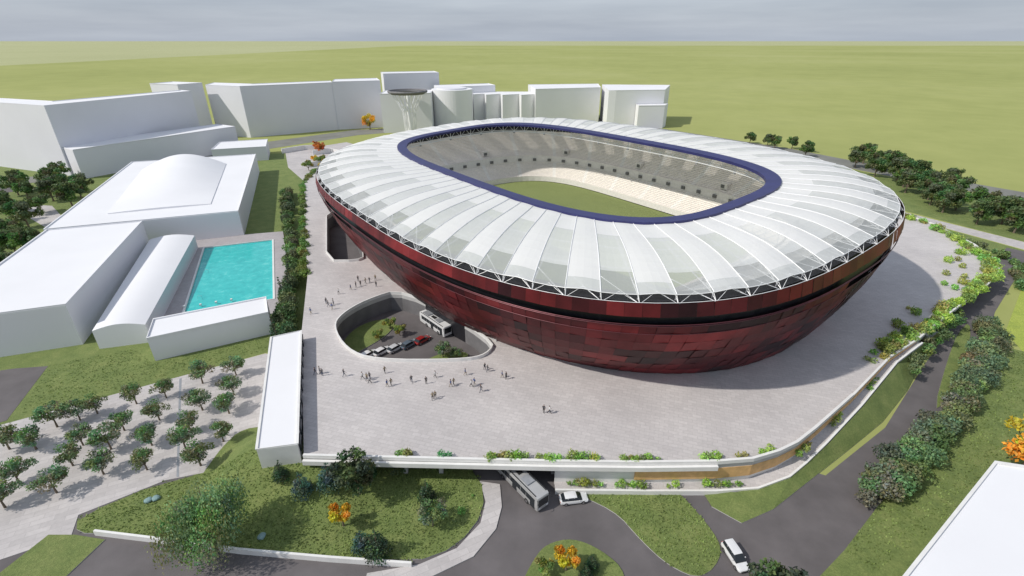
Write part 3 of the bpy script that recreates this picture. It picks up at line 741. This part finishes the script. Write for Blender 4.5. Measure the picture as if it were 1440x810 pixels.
car("sports_car",PW,(9.8,56.2,.06),math.radians(8))
A0=math.radians(52)
for (x,y),p in zip([(-30.6,98.2),(-27.7,99.6),(-24.8,101.2),(-21.9,103.2)],[PW,PS,PB,PR]): car("parked_car",p,(x,y,.07),A0)
car("parked_car",PW,(-33.4,96.8,.07),A0)
def bus(name,loc,rz,paint,L=12):
    e=empty(name,loc,rz); h=L/2
    mb=MB(); loft(mb,[(-h,1.15,1.05,.4,2.95),(-h+.15,1.27,1.2,.32,3.05),(h-.5,1.27,1.2,.32,3.05),(h-.1,1.22,1.12,.35,2.98),(h,1.1,1.0,.45,2.8)],0); mb.obj("body",[paint],e)
    mb=MB()
    nw=7; ww=(L-2.4)/nw
    for k in range(nw):
        x=-h+1.0+ww*(k+.5)
        for s in (-1,1): mb.box((x,s*1.255,1.95),(ww*.93,.06,1.0),0)
    mb.box((h-.02,0,1.85),(.1,2.0,1.5),0); mb.box((-h+.0,0,2.2),(.08,1.8,.8),0)
    for x in (h-1.2,0.3): mb.box((x,-1.262,1.45),(1.1,.06,2.0),0)
    mb.obj("windows",[GLASS],e)
    mb=MB()
    mb.box((-h*.55,0,3.18),(2.4,1.7,.28),0); mb.box((h*.35,0,3.16),(1.8,1.5,.24),0); mb.box((0,0,3.1),(.9,.9,.14),1); mb.box((-h*.15,0,3.1),(.8,.8,.12),1)
    for s in (-1,1): mb.box((0,s*1.05,3.08),(L-1.2,.12,.1),1)
    mb.obj("roof_units",[GREYST,BLACK],e)
    mb=MB()
    for x in (h-2.6,-h+3.2):
        for s in (-1,1): mb.cyl((x,s*.98,.48),(x,s*1.3,.48),.48,18,0); mb.cyl((x,s*1.29,.48),(x,s*1.315,.48),.26,12,1)
    mb.box((h-.02,.8,.75),(.08,.35,.2),2); mb.box((h-.02,-.8,.75),(.08,.35,.2),2)
    for s in (-1,1): mb.tube([(h-.1,s*1.15,2.7),(h+.35,s*1.45,2.6),(h+.35,s*1.45,2.2)],.05,5,0)
    mb.obj("wheels_and_lamps",[BLACK,CHROME,HEADL],e)
    return e
bus("city_bus",(1.2,59.2,.06),math.atan2(-9,7),paintm("bus_grey_paint",(.42,.42,.42)))
bus("coach",(-19.5,109.5,.07),math.atan2(-9,8),PW,11)

# ------------------------------------------------------------------ people
SKIN=mat("skin",(.42,.26,.19),.5,var=.05);HAIR=mat("hair",(.04,.025,.018),.6)
SHOE=mat("shoe",(.03,.03,.03),.5)
def person_mesh(stride,armsw,lean,shirt,trouser,female=False,raise_arm=0):
    J={'pel':(0,0,.95),'sp':(lean*.12,0,1.15),'ch':(lean*.2,0,1.38),'nk':(lean*.24,0,1.5),'hd':(lean*.26,0,1.58)}
    R={'pel':.15,'sp':.125,'ch':.155,'nk':.06,'hd':.06}
    E=[('pel','sp'),('sp','ch'),('ch','nk'),('nk','hd')]
    sw=.175 if female else .2
    hands=[]
    for s,sg in ((1,'l'),(-1,'r')):
        st=stride*s; kn=(st*.45+.05,s*.1,.5);an=(st*.95-(.08 if st<0 else 0),s*.1,.09+(.06 if st<-.1 else 0))
        toe=(an[0]+.17,s*.115,.045)
        J.update({'hp'+sg:(0,s*.095,.9),'kn'+sg:kn,'an'+sg:an,'to'+sg:toe}); R.update({'hp'+sg:.105,'kn'+sg:.062,'an'+sg:.042,'to'+sg:.04})
        aw=-armsw*s
        el=(lean*.2+aw*.5,s*(sw+.07),1.16); wr=(lean*.2+aw*1.1+.06,s*(sw+.05),.93)
        if raise_arm and s==-1: el=(lean*.2+.18,s*(sw+.03),1.22); wr=(lean*.2+.3,s*(sw-.05),1.42)
        J.update({'sh'+sg:(lean*.22,s*sw,1.42),'el'+sg:el,'wr'+sg:wr}); R.update({'sh'+sg:.065,'el'+sg:.045,'wr'+sg:.03})
        E+=[('pel','hp'+sg),('hp'+sg,'kn'+sg),('kn'+sg,'an'+sg),('an'+sg,'to'+sg),('ch','sh'+sg),('sh'+sg,'el'+sg),('el'+sg,'wr'+sg)]
        hands.append((Vector(wr),(Vector(wr)-Vector(el)).normalized(),s))
    keys=list(J); me=bpy.data.meshes.new("p"); me.from_pydata([J[k] for k in keys],[(keys.index(a),keys.index(b)) for a,b in E],[])
    o=bpy.data.objects.new("p",me); COL.objects.link(o)
    md=o.modifiers.new("s",'SKIN'); sb=o.modifiers.new("u",'SUBSURF'); sb.levels=1; sb.render_levels=1
    for k,vv in zip(keys,me.skin_vertices[0].data): vv.radius=(R[k],R[k]); vv.use_root=(k=='pel')
    dg=bpy.context.evaluated_depsgraph_get(); ev=o.evaluated_get(dg); em=bpy.data.meshes.new_from_object(ev)
    mb=MB(); vs=[tuple(v.co) for v in em.vertices]
    mb.v=list(vs)
    for p in em.polygons:
        c=p.center; mi=1 if c.z<.98 and abs(c.y)<.2 else 2
        if c.z<.1: mi=3
        if c.z>1.5: mi=0
        if abs(c.y)>sw+.02 and c.z<1.0: mi=0
        mb.f.append(tuple(p.vertices)); mb.m.append(mi); mb.c.append((1,1,1))
    bpy.data.objects.remove(o)
    hx=lean*.26
    bm=bmesh.new(); bmesh.ops.create_uvsphere(bm,u_segments=12,v_segments=9,radius=1)
    mb.mesh([(v.co.x*.098+hx+.01,v.co.y*.075,v.co.z*.118+1.655) for v in bm.verts],[[q.index for q in f.verts] for f in bm.faces],0)
    mb.mesh([(v.co.x*.104+hx-.014,v.co.y*.086,v.co.z*.1+1.69) for v in bm.verts],[[q.index for q in f.verts] for f in bm.faces],4); bm.free()
    mb.tube([(hx+.1,0,1.67),(hx+.128,0,1.635)],[.008,.016],5,0)
    for s in (-1,1): mb.box((hx+.1,s*.03,1.668),(.012,.018,.01),4); mb.box((hx+.0,s*.078,1.65),(.035,.015,.05),0)
    mb.box((hx+.1,0,1.6),(.01,.04,.009),4)
    for wv,d,s in hands:
        pc=wv+d*.05; mb.tube([wv,pc,pc+d*.045],[.026,.038,.034],6,0)
        sd=Vector((1,0,0))-d*d.x; sd.normalize()
        for k in range(4):
            b0=pc+d*.045+sd*(-.027+.018*k); ln=(.065,.075,.07,.055)[k]; mb.tube([b0,b0+d*ln*.6,b0+d*ln+Vector((0,-s*.015,0))],[.009,.008,.006],4,0)
        mb.tube([pc+sd*.03-d*.01,pc+sd*.055+d*.025,pc+sd*.05+d*.055],[.011,.009,.007],4,0)
    return mb.data("person",[SKIN,trouser,shirt,SHOE,HAIR],smooth=True)
SH=[mat("shirt_dark",(.05,.05,.06)),mat("shirt_white",(.6,.6,.6)),mat("shirt_grey",(.16,.15,.15)),mat("shirt_blue",(.06,.1,.25)),mat("shirt_khaki",(.25,.2,.13))]
TR=[mat("jeans",(.04,.06,.11)),mat("trousers_black",(.02,.02,.022)),mat("trousers_beige",(.3,.25,.18))]
PM=[person_mesh(.3,.28,.1,SH[0],TR[0]),person_mesh(-.32,-.25,.12,SH[1],TR[1]),person_mesh(.06,.04,0,SH[2],TR[0],True),person_mesh(.03,.02,0,SH[0],TR[1],False,1),person_mesh(.25,.22,.1,SH[3],TR[2],True),person_mesh(-.22,-.2,.08,SH[4],TR[1])]
pp=[(-40,83),(-39.2,83.3),(-38.5,82.6),(-30,81.5),(-29,81),(-28.6,81.6),(-28.2,80.2),(-24.5,79),(-23.8,79.4),(-15,75),(-14.6,75.6),(-15.5,82),(-17,80),(-12,79),(-11.5,79.6),(-8,79),(-7.4,79.5),(-6,77.5),(-2,82),(-1.2,81.5),(-5,84),(-5.6,84.6),(-34,82.4),(-20,80.5),(5.8,71.4),(6.8,71.2),(-43,123),(-42,124),(-40,126),(-44,121.5),(-41,125.5),(-38.7,127.5),(-47,112),(-46,113),(-48,113.5),(-45.5,110.5),(-43.5,127),(-46.5,119),(-37.5,123.4),(-50,108),(-26,83.5),(-9.5,82.8)]
for x,y in pp:
    o=put("pedestrian",random.choice(PM),(x,y,PZ+.004),random.uniform(0,6.28),random.uniform(.97,1.08))
